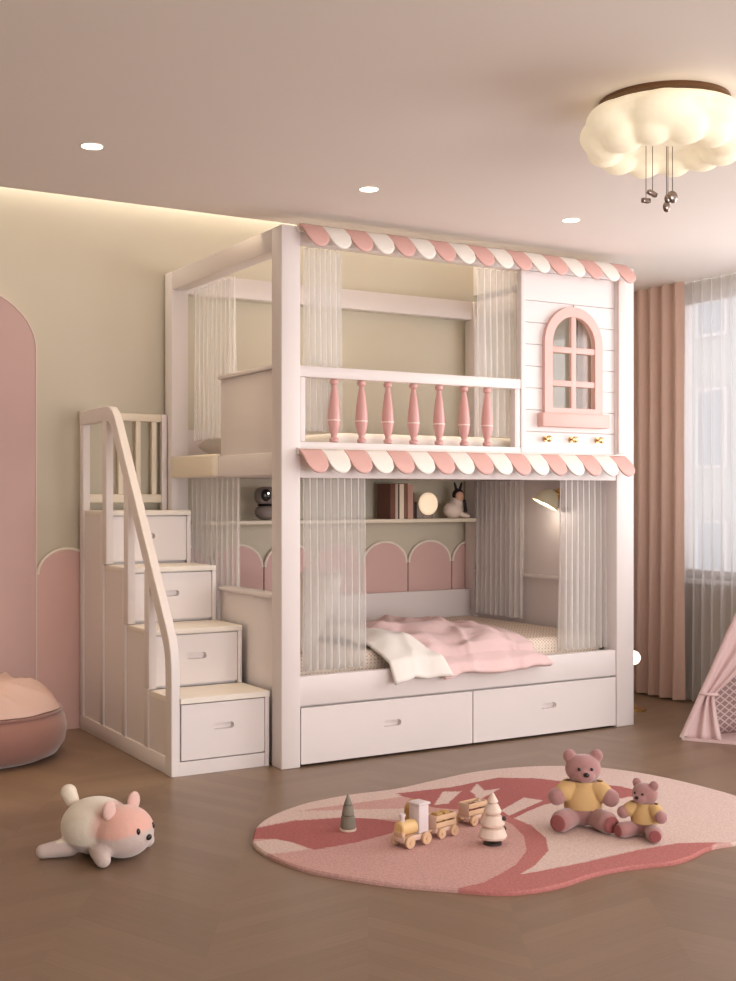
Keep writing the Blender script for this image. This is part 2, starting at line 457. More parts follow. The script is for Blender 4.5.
# house panel with arched window opening
wx0, wx1, wz0, wz1 = 3.872, 4.252, 1.62, 2.165
bm = B(); hp0, hp1 = 3.738, 4.352
zb = [1.418, 1.527, 1.636, 1.745, 1.854, 1.963, 2.072, 2.181, 2.33]
plate(bm, [(hp0,1.418),(hp1,1.418),(hp1,2.33),(hp0,2.33)], [arch(wx0+.03,wx1-.03,wz0+.02,wz1-.03,.16)], lambda a,b: Vector((a,BY0+.03,b)), Vector((0,.02,0)))
hp = P('house_panel', bm, W, smooth=False)
archo = arch(wx0+.03,wx1-.03,wz0+.02,wz1-.03,.16)
def inwin(z):
    c = (wx0+wx1)/2; r = (wx1-wx0)/2-.03
    if z <= wz1-.03-.16: return r if z >= wz0+.02 else 0
    q = (z-(wz1-.19))/.16
    return r*math.sqrt(max(0,1-q*q)) if q < 1 else 0
for z0_, z1_ in zip(zb, zb[1:]):
    c = (wx0+wx1)/2; bm = B(); nz = 8
    # each board left and right of the window
    hasw = max(inwin(z0_+(z1_-z0_)*k/nz) for k in range(nz+1)) > 0
    if not hasw: box(bm, hp0,hp1,BY0+.018,BY0+.03,z0_+.002,z1_-.002,.002)
    else:
        h = [max(inwin(z0_+.002+(z1_-z0_-.004)*k/nz), .0) for k in range(nz+1)]
        if min(h) == 0: h = [max(q,.02) for q in h]
        zz = [z0_+.002+(z1_-z0_-.004)*k/nz for k in range(nz+1)]
        for sgn in (-1,1):
            bm = B(); ed = hp0 if sgn < 0 else hp1
            pl = [(ed,zz[0])]+[(c+sgn*q,z) for q,z in zip(h,zz)]+[(ed,zz[-1])]
            vs = [bm.verts.new((a,BY0+.018,b)) for a,b in pl]
            f = bm.faces.new(vs); ex = bmesh.ops.extrude_face_region(bm, geom=[f])
            bmesh.ops.translate(bm, vec=(0,.012,0), verts=[q for q in ex['geom'] if isinstance(q,bmesh.types.BMVert)])
            P('shiplap_board', bm, W, hp, smooth=False)
    if not hasw: P('shiplap_board', bm, W, hp, smooth=False)
P('panel_stile', box(B(), hp0-.004,hp0+.022,BY0+.008,BY0+.03,1.418,2.33,.003), W)
P('corner_trim', box(B(), hp1+.002,hp1+.05,BY0-.014,BY0+.0,1.425,2.33,.006,3), mat('blush white lacquer', S(238,218,214), .42))
bm = B(); plate(bm, arch(wx0,wx1,wz0,wz1,.19,32), [arch(wx0+.05,wx1-.05,wz0+.03,wz1-.05,.14,32)], lambda a,b: Vector((a,BY0-.006,b)), Vector((0,.026,0)))
wf = P('window_frame', bm, M['winpink'], angle=40)
cx = (wx0+wx1)/2
P('mullion', box(B(), cx-.016,cx+.016,BY0-.002,BY0+.018,wz0+.03,wz1-.05,.003), M['winpink'], wf)
for z in (1.775, 1.945): P('mullion', box(B(), wx0+.045,wx1-.045,BY0-.001,BY0+.017,z-.015,z+.015,.003), M['winpink'], wf)
P('pane', plate(B(), arch(wx0+.045,wx1-.045,wz0+.025,wz1-.045,.145,32), [], lambda a,b: Vector((a,BY0+.022,b)), Vector((0,.004,0))), M['glass'], wf, smooth=False)
P('sill', box(B(), wx0-.03,wx1+.03,BY0-.03,BY0+.02,1.552,1.622,.006), M['winpink'], wf)
for x in (547, 573, 599):
    r = (x-368)/F; X = (r*CR[0]+CF[0])/(r*CR[1]+CF[1])*BY0
    Mx = Matrix.Rotation(PI/2,4,'X')
    P('peg', lathe(B(), [(.015,-.018),(.015,-.013),(.006,-.011),(.006,.004),(.012,.008),(.017,.014),(.016,.022),(.008,.027)], (X,BY0-.0,1.492), 20, Mx), M['brass'])
# lower bunk
P('bed_rail', box(B(), BX0+.095,BX1-.12,BY0+.008,BY0+.05,.27,.402,.004), W)
P('under_frame', box(B(), BX0+.095,BX1-.12,BY0+.05,BY1-.05,.245,.285), W)
def slot_front(name, x0,x1,z0,z1,y,par,hw=.055,hx=.5,hz=.55,thick=.018,mt=None):
    bm = B(); cx = x0+(x1-x0)*hx; cz = z0+(z1-z0)*hz
    plate(bm, rrect(x0,x1,z0,z1,.003,2), [rrect(cx-hw,cx+hw,cz-.0145,cz+.0145,.0143)], lambda a,b: Vector((a,y,b)), Vector((0,thick,0)))
    d = P(name, bm, mt or W, par, smooth=False)
    bm = B(); o1 = rrect(cx-hw,cx+hw,cz-.0145,cz+.0145,.0143)
    a = [bm.verts.new((p,y+.004,q)) for p,q in o1]; b = [bm.verts.new((cx+(p-cx)*.97,y+.027,cz+(q-cz)*.9)) for p,q in o1]
    for i in range(len(a)): bm.faces.new((a[i],a[(i+1)%len(a)],b[(i+1)%len(a)],b[i]))
    bm.faces.new(b)
    P('handle', bm, mt or W, d, angle=60)
    return d
slot_front('drawer', 2.503,3.434,.012,.262,BY0+.004,bed,.05,.51,.56)
slot_front('drawer', 3.44,4.348,.012,.262,BY0+.004,bed,.05,.51,.56)
P('drawer_box', box(B(), 2.503,4.348,BY0+.03,BY1-.1,.02,.24), W)
P('side_board', box(B(), BX0+.02,BX0+.07,BY0+.1,5.50,0,.745,.006), W)
P('side_board_cap', box(B(), BX0+.005,BX0+.085,BY0+.1,5.50,.745,.765,.005), W)
P('side_board', box(B(), BX0+.02,BX0+.07,5.50,BY1-.1,0,.40,.006), W)
P('upper_side_panel', box(B(), BX0+.025,BX0+.065,BY0+.1,5.505,1.295,1.775,.004), W)
P('upper_side_cap', box(B(), BX0+.01,BX0+.08,BY0+.1,5.512,1.775,1.795,.004), W)
P('landing_block', box(B(), 2.385,BX0+.03,5.50,6.06,1.30,1.412,.014,3), M['cream'])
P('end_panel', box(B(), BX1-.07,BX1-.03,BY0+.1,BY1-.1,.0,1.30,.003), W)
P('end_ledge', box(B(), BX1-.10,BX1-.03,BY0+.1,BY1-.1,.735,.757,.004), W)
P('back_board', box(B(), BX0+.095,BX1-.1,BY1-.06,BY1-.025,.30,.635,.005), W)
P('upper_back_board', box(B(), BX0+.095,BX1-.1,BY1-.06,BY1-.025,1.40,1.56,.005), W)

# bedding
mm = thing('mattress', 'quilted cream mattress in the lower bunk', 'mattress', (3.4,5.5,.285))
obj('mattress_body', box(B(), 2.505,4.375,4.925,6.11,.285,.475,.035,4), M['quilt'], mm)
um = tag(obj('mattress', box(B(), 2.74,4.36,4.93,6.10,1.40,1.50,.03,3), M['linen']), 'white mattress on the upper deck behind the pink balusters', 'mattress')
def poly_at(pts, t):
    ls = [0]
    for a,b in zip(pts,pts[1:]): ls.append(ls[-1]+math.dist(a,b))
    s = t*ls[-1]
    for i in range(len(pts)-1):
        if s <= ls[i+1]+1e-9:
            k = (s-ls[i])/(ls[i+1]-ls[i]); return [p+(q-p)*k for p,q in zip(pts[i],pts[i+1])]
    return list(pts[-1])
def wr(x, y):
    return (.011*math.sin(9*x+5*y+2*math.sin(6*y)) + .008*math.sin(17*x-11*y+1.5*math.sin(9*x)) + .005*math.sin(31*y+6*x+2*math.sin(13*x)) + .016*(1-abs(math.sin(3.1*x+4.3*y+.9*math.sin(5*y))))**4 + .012*(1-abs(math.sin(5*x-3.7*y+1.1*math.sin(4*x))))**5 - .004)
def duvet_fn(u, v):
    lft = [(3.03,5.86,.475),(3.06,5.3,.49),(3.10,4.98,.49),(3.14,4.87,.462),(3.18,4.785,.425),(3.21,4.755,.405),(3.24,4.738,.35)]
    rgt = [(3.85,5.8,.475),(3.95,5.4,.485),(3.87,5.1,.487),(3.83,4.94,.48),(3.84,4.83,.44),(3.86,4.77,.42),(3.885,4.738,.375)]
    p = poly_at(lft, v); q = poly_at(rgt, v)
    x,y,z = [a+(b-a)*u for a,b in zip(p,q)]
    w = wr(x*1.3,y*1.2)
    e = min(1, 6*min(u,1-u))
    if y > 4.84: z += w*1.3*e + .02*math.sin(PI*u)*(1 if y>4.95 else .5)+.022
    else: y -= abs(w)*.9*e+.004; z += .5*w + .02*math.sin(u*9)*max(0,(4.8-y)/.05)*.4
    return Vector((x,y,z))
dv = thing('duvet', 'rumpled pink duvet with a folded white edge on the lower bunk', 'bedding', (3.5,5.3,.5))
o = obj('duvet_cover', grid(B(), 70, 80, duvet_fn), M['duvet'], dv, angle=180); solid(o, .022, -1)
def hem_fn(u, v):
    lft = [(2.84,5.72,.49),(2.90,5.4,.505),(2.93,5.1,.51),(2.945,4.95,.50),(2.95,4.85,.455),(2.95,4.775,.425),(2.955,4.728,.33)]
    rgt = [(3.06,5.72,.505),(3.08,5.4,.53),(3.12,5.1,.535),(3.17,4.95,.525),(3.21,4.85,.48),(3.235,4.76,.44),(3.27,4.722,.35)]
    p = poly_at(lft, v); q = poly_at(rgt, v)
    x,y,z = [a+(b-a)*u for a,b in zip(p,q)]
    w = wr(x*1.7+1,y*1.4)
    z += .014*math.sin(PI*u)+w*.5+.012; y -= .008*math.sin(u*7+1)*(1 if y<4.8 else 0)
    return Vector((x,y,z))
o = obj('folded_edge', grid(B(), 30, 60, hem_fn), M['linen'], dv, angle=180); solid(o, .016, -1)
def pillow(name, label, c, rx, ry, rz, rot, m):
    bm = B()
    def fn(u, v):
        a = 2*u-1; b = 2*v-1
        return a, b
    top = lambda a,b: ((1-a**4)*(1-b**4))**.55
    n = 22
    for sgn in (1,-1):
        vs = []
        for i in range(n+1):
            row = []
            for j in range(n+1):
                a = 2*i/n-1; b = 2*j/n-1
                k = 1-.06*(a*a*b*b)
                row.append(bm.verts.new((a*rx*(1-.05*(1-b*b)), b*ry*(1-.05*(1-a*a)), sgn*rz*top(a,b)*(1+.08*math.sin(5*a+3*b)))))
            vs.append(row)
        for i in range(n):
            for j in range(n): bm.faces.new((vs[i][j],vs[i+1][j],vs[i+1][j+1],vs[i][j+1]))
    bmesh.ops.remove_doubles(bm, verts=bm.verts, dist=.0005)
    o = obj(name, bm, m, angle=180); o.location = c; o.rotation_euler = rot
    return tag(o, label, 'pillow')
pillow('pillow', 'white pillow leaning at the head of the lower bunk, nearest the front rail', (2.70,5.13,.655), .22,.17,.06, (0,math.radians(-62),math.radians(4)), M['pillow'])
pillow('pillow', 'white pillow leaning at the head of the lower bunk, farther back', (2.83,5.50,.635), .22,.18,.06, (0,math.radians(-52),math.radians(-6)), M['pillow'])
pillow('plush_cushion', 'grey fluffy cushion at the upper bunk entrance', (2.60,5.78,1.462), .10,.17,.055, (.1,-.12,.1), M['greyfab'])['category'] = 'cushion'

# bed curtains
def curtain(name, label, p0, p1, zt, zb, folds, amp, m, group=None, cat='curtain', jitter=.6, seed=1, pinch=0, taper=None, nz=24, header=True):
    p0 = Vector((*p0,0)); p1 = Vector((*p1,0)); d = (p1-p0); n = Vector((-d.y,d.x,0)).normalized()
    rs = [hsh(k*1.7+seed, seed) for k in range(folds+2)]
    def fn(u, v):
        t = v
        x = u*folds; k = int(min(x, folds-1e-6)); 
        uu = u + jitter*.25/folds*math.sin(2*PI*(u*folds*.37+seed))
        a = amp*(.55+.45*rs[k]*.9+.25)*(.55+.6*t)
        ph = 2*PI*uu*folds + .5*math.sin(3*t+seed+k*.0)
        off = a*(math.sin(ph)+.25*math.sin(2*ph+seed))
        w = 1.0
        if taper: w = 1+taper*t
        z = zt+(zb-zt)*t
        c = p0 + d*(.5+(uu-.5)*w) + n*off
        return Vector((c.x,c.y,z))
    o = obj(name, grid(B(), folds*12, nz, fn), m, angle=180)
    return tag(o, label, cat, group)
FY = BY0+.095
def XatY(x, Y): r = (x-368)/F; return (r*CR[0]+CF[0])/(r*CR[1]+CF[1])*Y
G = 'sheer curtains of the bunk bed'
curtain('bed_curtain','sheer white curtain at the upper bunk front, beside the left post',(XatY(304,FY),FY),(XatY(341,FY),FY),2.33,1.50,7,.022,M['sheer'],G,seed=1)
curtain('bed_curtain','sheer white curtain at the upper bunk front, beside the arched window',(XatY(478,FY),FY),(XatY(521,FY),FY),2.33,1.50,7,.022,M['sheer'],G,seed=2)
curtain('bed_curtain','sheer white curtain at the lower bunk front, by the left post and pillows',(XatY(303,FY),FY),(XatY(365,FY),FY),1.295,.41,9,.024,M['sheer'],G,seed=3,taper=.0)
curtain('bed_curtain','sheer white curtain at the lower bunk front, by the right post',(XatY(560,FY),FY),(XatY(606,FY),FY),1.295,.41,8,.024,M['sheer'],G,seed=4)
curtain('bed_curtain','sheer curtain at the far end of the lower bunk, behind the quilted mattress corner',(BX1-.13,5.56),(BX1-.13,6.03),1.295,.50,10,.018,M['sheer'],G,seed=5)
curtain('bed_curtain','sheer white curtain in the upper bunk entrance above the staircase',(BX0+.12,6.07),(BX0+.12,5.52),2.30,1.50,10,.016,M['sheer'],G,seed=6)
curtain('bed_curtain','sheer white curtain beside the stairs below the landing block',(BX0+.10,6.07),(BX0+.10,5.42),1.295,.45,10,.016,M['sheer'],G,seed=7)

# shelf and things on it
SZ = 1.072
sh = tag(obj('wall_shelf', box(B(), 2.51,4.36,6.0,YB,SZ-.022,SZ,.004), M['cream']), 'long thin cream wall shelf inside the lower bunk', 'shelf')
bx = 3.715
for k,(th,h,dp,col,lab) in enumerate([(.034,.205,.15,S(112,70,56),'dark brown hardcover book at the left end of the shelf row'),(.02,.205,.145,S(206,182,160),'beige book beside the dark brown hardcover'),
    (.012,.2,.14,S(60,42,38),'very thin black brown book between beige and white books'),(.03,.205,.14,S(240,226,204),'ivory white book in the middle of the row'),
    (.026,.208,.14,S(128,86,68),'mid brown book beside the ivory white book'),(.036,.2,.14,S(198,156,142),'pink book near the right end of the row'),(.014,.155,.13,S(80,50,46),'short dark book at the right end beside the moon lamp')]):
    cm = mat('book cover', col, .6, .03, 30)
    b = thing('book', lab, 'book', (bx+th/2,6.06,SZ), 0, 'books on the wall shelf')
    bm = B(); y0 = 6.15-dp; c3 = .003
    box(bm, bx,bx+c3,y0,6.15,SZ,SZ+h); box(bm, bx+th-c3,bx+th,y0,6.15,SZ,SZ+h); box(bm, bx+c3,bx+th-c3,y0,y0+c3,SZ,SZ+h)
    obj('cover', bm, cm, b, smooth=False)
    obj('pages', box(B(), bx+c3,bx+th-c3,y0+c3,6.144,SZ+.003,SZ+h-.004), M['linen'], b, smooth=False)
    bx += th+.001
ml = thing('moon_lamp', 'round glowing moon lamp on a dark block base on the shelf', 'lamp', (4.04,6.03,SZ))
mx0 = XatY(430,6.0)
Mx = Matrix.Rotation(PI/2,4,'X')
obj('lit_disc', lathe(B(), [(.02,-.016),(.056,-.013),(.066,-.004),(.066,.004),(.056,.013),(.02,.016)], (mx0,6.02,SZ+.088), 40, Mx), M['moon'], ml)
bm = B(); box(bm, mx0-.065,mx0-.02,6.04,6.12,SZ,SZ+.10,.004); box(bm, mx0-.02,mx0+.05,6.04,6.12,SZ,SZ+.05,.004); obj('base_block', bm, M['metalgrey'], ml)
# figurine in a rabbit hood
fx = XatY(456,6.05)
fg = thing('figurine', 'small white figurine with a black rabbit eared hood on the shelf', 'figurine', (fx,6.06,SZ))
bm = B(); ell(bm,(fx-.015,6.06,SZ+.05),(.062,.055,.052)); ell(bm,(fx+.01,6.055,SZ+.09),(.038,.036,.05)); capsule(bm,(fx+.03,6.02,SZ+.02),(fx+.055,6.0,SZ+.014),.016,.012)
bake_o = fuse('body', bm, mat('ivory porcelain', S(240,222,210), .4), fg, .005, 4, world=True)
obj('face', ell(B(),(fx+.012,6.03,SZ+.135),(.028,.02,.028)), mat('skin tone', S(224,178,152), .6), fg)
hd = obj('hood', ell(B(),(fx+.015,6.05,SZ+.142),(.036,.033,.038)), mat('black felt', S(44,32,32), .9), fg)
for s in (-1,1): obj('ear', capsule(B(),(fx+.015+s*.012,6.05,SZ+.17),(fx+.015+s*.026,6.05,SZ+.212),.009,.006), mat('black felt ear', S(44,32,32), .9), hd)
obj('scarf', capsule(B(),(fx+.035,6.012,SZ+.105),(fx+.045,6.01,SZ+.045),.009,.01), mat('black ribbon', S(44,32,32), .8), fg)
# toy robot
rx = XatY(267,6.05)
rb = thing('toy_robot', 'grey round toy robot with one big dark eye on the shelf, half behind the post', 'toy', (rx,6.06,SZ))
obj('body', ell(B(),(rx,6.06,SZ+.045),(.066,.058,.045)), M['metalgrey'], rb)
hd = obj('head', box(B(), rx-.066,rx+.066,6.01,6.11,SZ+.082,SZ+.185,.045,5), M['metalgrey'], rb)
obj('collar', lathe(B(), [(.045,SZ+.078),(.05,SZ+.084),(.045,SZ+.09)], (rx,6.06,0)), M['black'], rb)
for s in (-1,1):
    e = obj('eye', ell(B(),(rx+.012+s*.034,6.014,SZ+.138),(.03,.014,.034)), M['black'], hd)
obj('eye_glint', ell(B(),(rx-.016,5.999,SZ+.148),(.006,.004,.006)), M['glowwhite'], rb)  # highlight on the eye, made as a small glowing bead
# sconce
sn = thing('wall_sconce', 'small ivory dome reading lamp on the end panel of the lower bunk', 'lamp', (BX1-.07,5.30,1.16))
sx = BX1-.07
obj('back_plate', lathe(B(), [(.035,0),(.035,.012),(.02,.016)], (sx,5.30,1.215), 24, Matrix.Rotation(-PI/2,4,'Y')), M['brass'], sn)
obj('arm', tube(B(), [(sx-.01,5.30,1.215),(sx-.05,5.30,1.235),(sx-.085,5.30,1.225)], .007), M['brass'], sn)
Ms = Matrix.Rotation(.45,4,'Y') @ Matrix.Rotation(.2,4,'X')
bm = B(); lathe(bm, [(.012,.062),(.03,.056),(.055,.032),(.072,-.005),(.078,-.03),(.074,-.03),(.05,.025),(.012,.052)], (sx-.10,5.30,1.185), 30, Ms); obj('lamp_shade', bm, M['shade'], sn)
obj('bulb', ell(B(),(sx-.10,5.30,1.18),(.022,.022,.03)), M['glowwhite'], sn)
cv = tag(obj('wall_hook', capsule(B(),(sx-.004,5.24,1.13),(sx-.03,5.24,1.13),.013,.016), M['bronze']), 'small brown hook knob below the ivory dome lamp', 'hook')

# ------------------------------------------------------------------ staircase
SX0, SX1 = 1.936, 2.396
SYs = [4.90, 5.19, 5.49, 5.81, 6.18]
SZs = [.333, .60, .865, 1.13]
st = thing('storage_staircase', 'white drawer staircase with slanted handrail beside the bunk bed', 'staircase', (SX0,4.9,0))
Q = lambda nm, bm, m=W, par=None, **k: obj(nm, bm, m, par or st, **k)
# side panels (stepped)
outl = [(SYs[0],0),(SYs[4],0)]
for k in (3,2,1,0): outl += [(SYs[k+1],SZs[k]-.0),(SYs[k],SZs[k]-.0)]
def stepped(x, th, nm):
    bm = B(); vs = [bm.verts.new((x,a,b)) for a,b in outl]; f = bm.faces.new(vs)
    ex = bmesh.ops.extrude_face_region(bm, geom=[f]); bmesh.ops.translate(bm, vec=(th,0,0), verts=[q for q in ex['geom'] if isinstance(q,bmesh.types.BMVert)])
    return Q(nm, bm, smooth=False)
sp = stepped(SX0+.008, .02, 'side_panel'); stepped(SX1-.018, .018, 'side_panel')
Q('panel_moulding', box(B(), SX0,SX0+.01,SYs[0],SYs[4],0,.075,.003), W, sp)
for k in range(4):
    y0 = SYs[k]; top = SZs[k]
    Q('panel_moulding', box(B(), SX0,SX0+.01,y0-.0,y0+(.085 if k==0 else .05),.075,top,.003), W, sp)
Q('panel_moulding', box(B(), SX0,SX0+.01,SYs[4]-.05,SYs[4],.075,SZs[3],.003), W, sp)
Q('plinth', box(B(), SX0+.03,SX1-.02,SYs[0]+.004,SYs[0]+.02,0,.06), W)
slabm = mat('warm white lacquer', S(242,233,222), .45)
for k in range(4):
    y0, y1 = SYs[k]-.008, SYs[k+1]
    if k == 0:
        Q('tread', plate(B(), [(SX0+.037,y0),(SX1,y0),(SX1,y1),(SX0+.006,y1),(SX0+.006,4.971),(SX0+.037,4.971)], [], lambda a,b: Vector((a,b,SZs[0]-.022)), Vector((0,0,.024))), slabm, smooth=False)
    else: Q('tread', box(B(), SX0+.006,SX1,y0,y1,SZs[k]-.022,SZs[k]+.002,.003), slabm)
    zlo = (.06 if k==0 else SZs[k-1]+.008)
    slot_front('drawer', SX0+(.044 if k==0 else .031),SX1-.022,zlo+.006,SZs[k]-.028,SYs[k]+.002,st,.05 if k<2 else .036,.5,.56)
    Q('riser_frame', box(B(), SX0+.03,SX1-.02,SYs[k]+.028,SYs[k]+.036,zlo-.008,SZs[k]-.022), W)
    Q('stile', box(B(), SX1-.02,SX1,SYs[k]-.004,SYs[k]+.02,zlo-.006,SZs[k]-.022,.002), W)
# handrail (one bent board)
HR = [(6.185,1.655),(5.70,1.648),(5.64,1.63),(5.60,1.585),(5.035,.735),(5.0,.65),(4.985,.55),(4.985,0)]
IN = [(6.185,1.60),(5.70,1.60),(5.665,1.575),(5.63,1.53)]
def offs(pts, d):
    out = []
    for i,p in enumerate(pts):
        a = Vector(pts[max(i-1,0)]); b = Vector(pts[min(i+1,len(pts)-1)]); t = (b-a).normalized()
        out.append((p[0]-t.y*d, p[1]+t.x*d))
    return out
ctr = [(6.18,1.607),(5.76,1.607),(5.72,1.602),(5.688,1.586),(5.655,1.556),(4.992,.622),(4.962,.575),(4.944,.525),(4.936,.47),(4.934,.42),(4.934,0)]
for a_, nm in ((0,'handrail'),):
    L_ = offs(ctr, .036); R_ = offs(ctr, -.036)
    bm = B(); vs = [bm.verts.new((SX0-.004,a,b)) for a,b in L_]; ws = [bm.verts.new((SX0-.004,a,b)) for a,b in R_]
    fs = [bm.faces.new((vs[i],vs[i+1],ws[i+1],ws[i])) for i in range(len(vs)-1)]
    ex = bmesh.ops.extrude_face_region(bm, geom=fs); bmesh.ops.translate(bm, vec=(.04,0,0), verts=[q for q in ex['geom'] if isinstance(q,bmesh.types.BMVert)])
    hr = Q('handrail', bm, angle=25)
    bv = hr.modifiers.new('b','BEVEL'); bv.width = .004; bv.segments = 2; bv.limit_method = 'ANGLE'; bv.angle_limit = math.radians(60)
for y, zb_, zt in ((6.148,1.13,1.59),(5.785,1.13,1.59),(5.475,.865,1.27),(5.20,.60,.875)):
    Q('baluster', box(B(), SX0-.003,SX0+.034,y-.03,y+.03,zb_-.26,zt+.0,.004), W)
# back guard rail
Q('back_rail', box(B(), SX0+.036,SX1-.026,6.145,6.178,1.60,1.64,.004), M['cream'])
Q('back_rail', box(B(), SX0+.036,SX1-.026,6.15,6.175,1.17,1.215,.004), M['cream'])
for x in (2.146, 2.242, 2.33): Q('back_slat', box(B(), x-.013,x+.013,6.15,6.175,1.215,1.60,.003), M['cream'])
Q('back_post', box(B(), SX1-.026,SX1+.004,6.143,6.18,1.13,1.64,.004), W)

# ------------------------------------------------------------------ ceiling fittings
for (x,y),lab in zip(((1.379,4.262),(2.546,4.279),(3.621,4.288)),('round recessed ceiling downlight nearest the left side of the photo','round recessed ceiling downlight above the middle of the bunk bed','round recessed ceiling downlight nearest the cloud lamp')):
    d = thing('downlight', lab, 'ceiling light', (x,y,ZC), 0, 'recessed ceiling downlights')
    obj('trim_ring', lathe(B(), [(.036,0),(.042,-.0),(.042,-.0015),(.037,-.002)], (x,y,ZC), 32), M['awnwhite'], d)
    obj('lens', lathe(B(), [(.037,-.0005),(.037,-.003),(.01,-.0032)], (x,y,ZC), 32), M['led'], d)
    l = bpy.data.lights.new('downlight_lamp','SPOT'); l.energy = 7; l.spot_size = math.radians(95); l.spot_blend = .8; l.shadow_soft_size = .035; l.color = (1,.9,.78)
    lo = bpy.data.objects.new('downlight_lamp', l); C.objects.link(lo); lo.location = (x,y,ZC-.01)

cc = floor_at(664,102,ZC)
cl = thing('cloud_ceiling_lamp', 'glowing cream cloud shaped ceiling lamp with a bronze ring and hanging charms', 'ceiling light', cc)
obj('mounting_ring', lathe(B(), [(.19,0),(.205,0),(.208,-.012),(.2,-.015),(.17,-.015)], cc, 56), M['bronze'], cl)
bm = B(); rnd = random.Random(3)
ell(bm, cc+Vector((0,0,-.045)), (.242,.242,.04)); ell(bm, cc+Vector((0,0,-.08)), (.252,.252,.062))
for k in range(7):
    a = 2*PI*k/7+.35
    s = .088+.016*rnd.random()
    ell(bm, cc+Vector((.165*math.cos(a), .165*math.sin(a), -.09)), (s*1.15,s*1.15,s*.75))
for k in range(12):
    a = 2*PI*k/12+.1; s = .046+.012*rnd.random()
    ell(bm, cc+Vector((.19*math.cos(a), .19*math.sin(a), -.132-.012*rnd.random())), (s*1.2,s*1.2,s))
fuse('cloud_shade', bm, M['cloud'], cl, .008, 6, world=True)
def at_depth(x, y, c):
    dd = c.x*CF[0]+c.y*CF[1]; r = (x-368)/F*dd; z = H+(HOR-y)/F*dd
    return Vector((CR[0]*r+CF[0]*dd, CR[1]*r+CF[1]*dd, z))
for k,(x,y,dz) in enumerate(((646,200,0),(652.5,194,.0),(666.5,207,0),(668,199,.0),(672.5,197,0))):
    p = at_depth(x,y,cc+Vector((0,0,0)))
    s = obj('cord', tube(B(), [(p.x,p.y,p.z+.0),(p.x,p.y,ZC-.10)], .0012, 6), M['darkmetal'], cl)
    bm = B()
    if k in (0,): box(bm, -.016,.016,-.008,.008,-.01,.006,.004, M=Matrix.Translation(p))
    elif k == 1: box(bm, -.02,.016,-.008,.008,-.006,.008,.003, M=Matrix.Translation(p)@Matrix.Rotation(.3,4,'Y'))
    elif k == 4: ell(bm, p, (.02,.012,.02))
    else: ell(bm, p, (.013,.01,.017))
    obj('charm', bm, M['chrome'], s)

# unseen LED strips up in the ceiling recess: along the wall and along the inner edge
struct('led_strip_1', box(B(), XL+.02,XE-.02,YB-.05,YB-.02,ZR-.03,ZR-.015), M['glowwhite'])
struct('led_strip_2', box(B(), XL+.02,XE-.02,YE+.03,YE+.07,ZR-.03,ZR-.015), M['glowwhite'])

# ------------------------------------------------------------------ window drapes
curtain('window_drape','dusty rose floor length drape beside the bunk bed',(XR-.11,6.10),(XR-.11,5.19),ZC,.012,9,.032,M['drape'],seed=3,nz=30,jitter=.9)
curtain('sheer_window_curtain','white sheer floor length curtain across the window behind the teepee',(XR-.06,5.25),(XR-.06,4.3),ZC,.012,13,.022,M['sheerwin'],seed=9,nz=20)
# globe lamp behind the bed
gp = Vector((4.785,5.13,0))
gl = thing('globe_floor_lamp', 'small white globe lamp standing behind the right bed post', 'lamp', gp)
obj('base', lathe(B(), [(.07,0),(.07,.012),(.03,.02),(.01,.022)], gp), M['brass'], gl)
obj('stem', cone(B(), gp+Vector((0,0,.02)), gp+Vector((0,0,.25)), .007,.007), M['brass'], gl)
obj('globe', ell(B(), gp+Vector((0,0,.295)), (.04,.04,.04)), M['glowwhite'], gl)

hb = thing('apartment_building', 'pale apartment building seen faintly through the sheer window curtain', 'building', (16,15,-6))
obj('facade', box(B(), 16,22,6,24,-6,12), mat('pale render', S(206,202,198), .9), hb, smooth=False)
gm = mat('facade window glass', S(186,186,188), .3)
for i in range(6):
    for j in range(3):
        y0 = 12.6+i*1.1; z0 = -.6+j*2.3
        f = obj('window', box(B(), 15.94,16.0,y0,y0+.7,z0,z0+1.4), M['white'], hb, smooth=False)
        obj('pane', box(B(), 15.92,15.94,y0+.06,y0+.64,z0+.06,z0+1.34), gm, f, smooth=False)
# ------------------------------------------------------------------ pouf
pc = Vector((1.325,5.745,0))
pf = thing('pouf', 'round rose velvet floor pouf in front of the tall pink arch', 'pouf', pc)
obj('cushion_body', lathe(B(), [(.10,0),(.30,.0),(.35,.02),(.385,.07),(.395,.13),(.385,.18),(.36,.215),(.345,.222),(.31,.25),(.2,.29),(.05,.305)], pc, 56), M['pouf'], pf)
obj('seam', tube(B(), [pc+Vector((.366*math.cos(2*PI*k/48),.366*math.sin(2*PI*k/48),.216)) for k in range(49)], .006), M['pouf'], pf)
def throw_fn(u, v):
    r = .362*math.sqrt(v) if v>0 else 0; a = 2*PI*u
    z = .222+.125*math.cos(min(1,v)*PI/2)**.8
    k = .006*math.sin(5*a+6*v)*v*(1-v)*2.5
    for a_i, w_i, h_i, sk in ((-2.2,.16,.030,.9),(-1.55,.13,.026,.7),(-.9,.15,.030,.8),(-.2,.14,.024,.6),(.9,.2,.03,.7),(2.2,.2,.03,.6)):
        d = (a-a_i-sk*(v-.5)+PI)%(2*PI)-PI
        k += h_i*math.exp(-(d/w_i)**2)*math.sin(PI*min(1,v*1.05))**.7*(1 if d<0 else math.exp(-d/.05*.5)) if 0<v<.95 else 0
    return pc+Vector((r*math.cos(a)*(1+.02*math.sin(9*a)), r*math.sin(a)*(1+.02*math.sin(9*a)), z+k+.004))
bm = B(); grid(bm, 72, 24, throw_fn); bmesh.ops.remove_doubles(bm, verts=bm.verts, dist=.0004)
obj('seat_top', bm, M['poufthrow'], pf, angle=180)
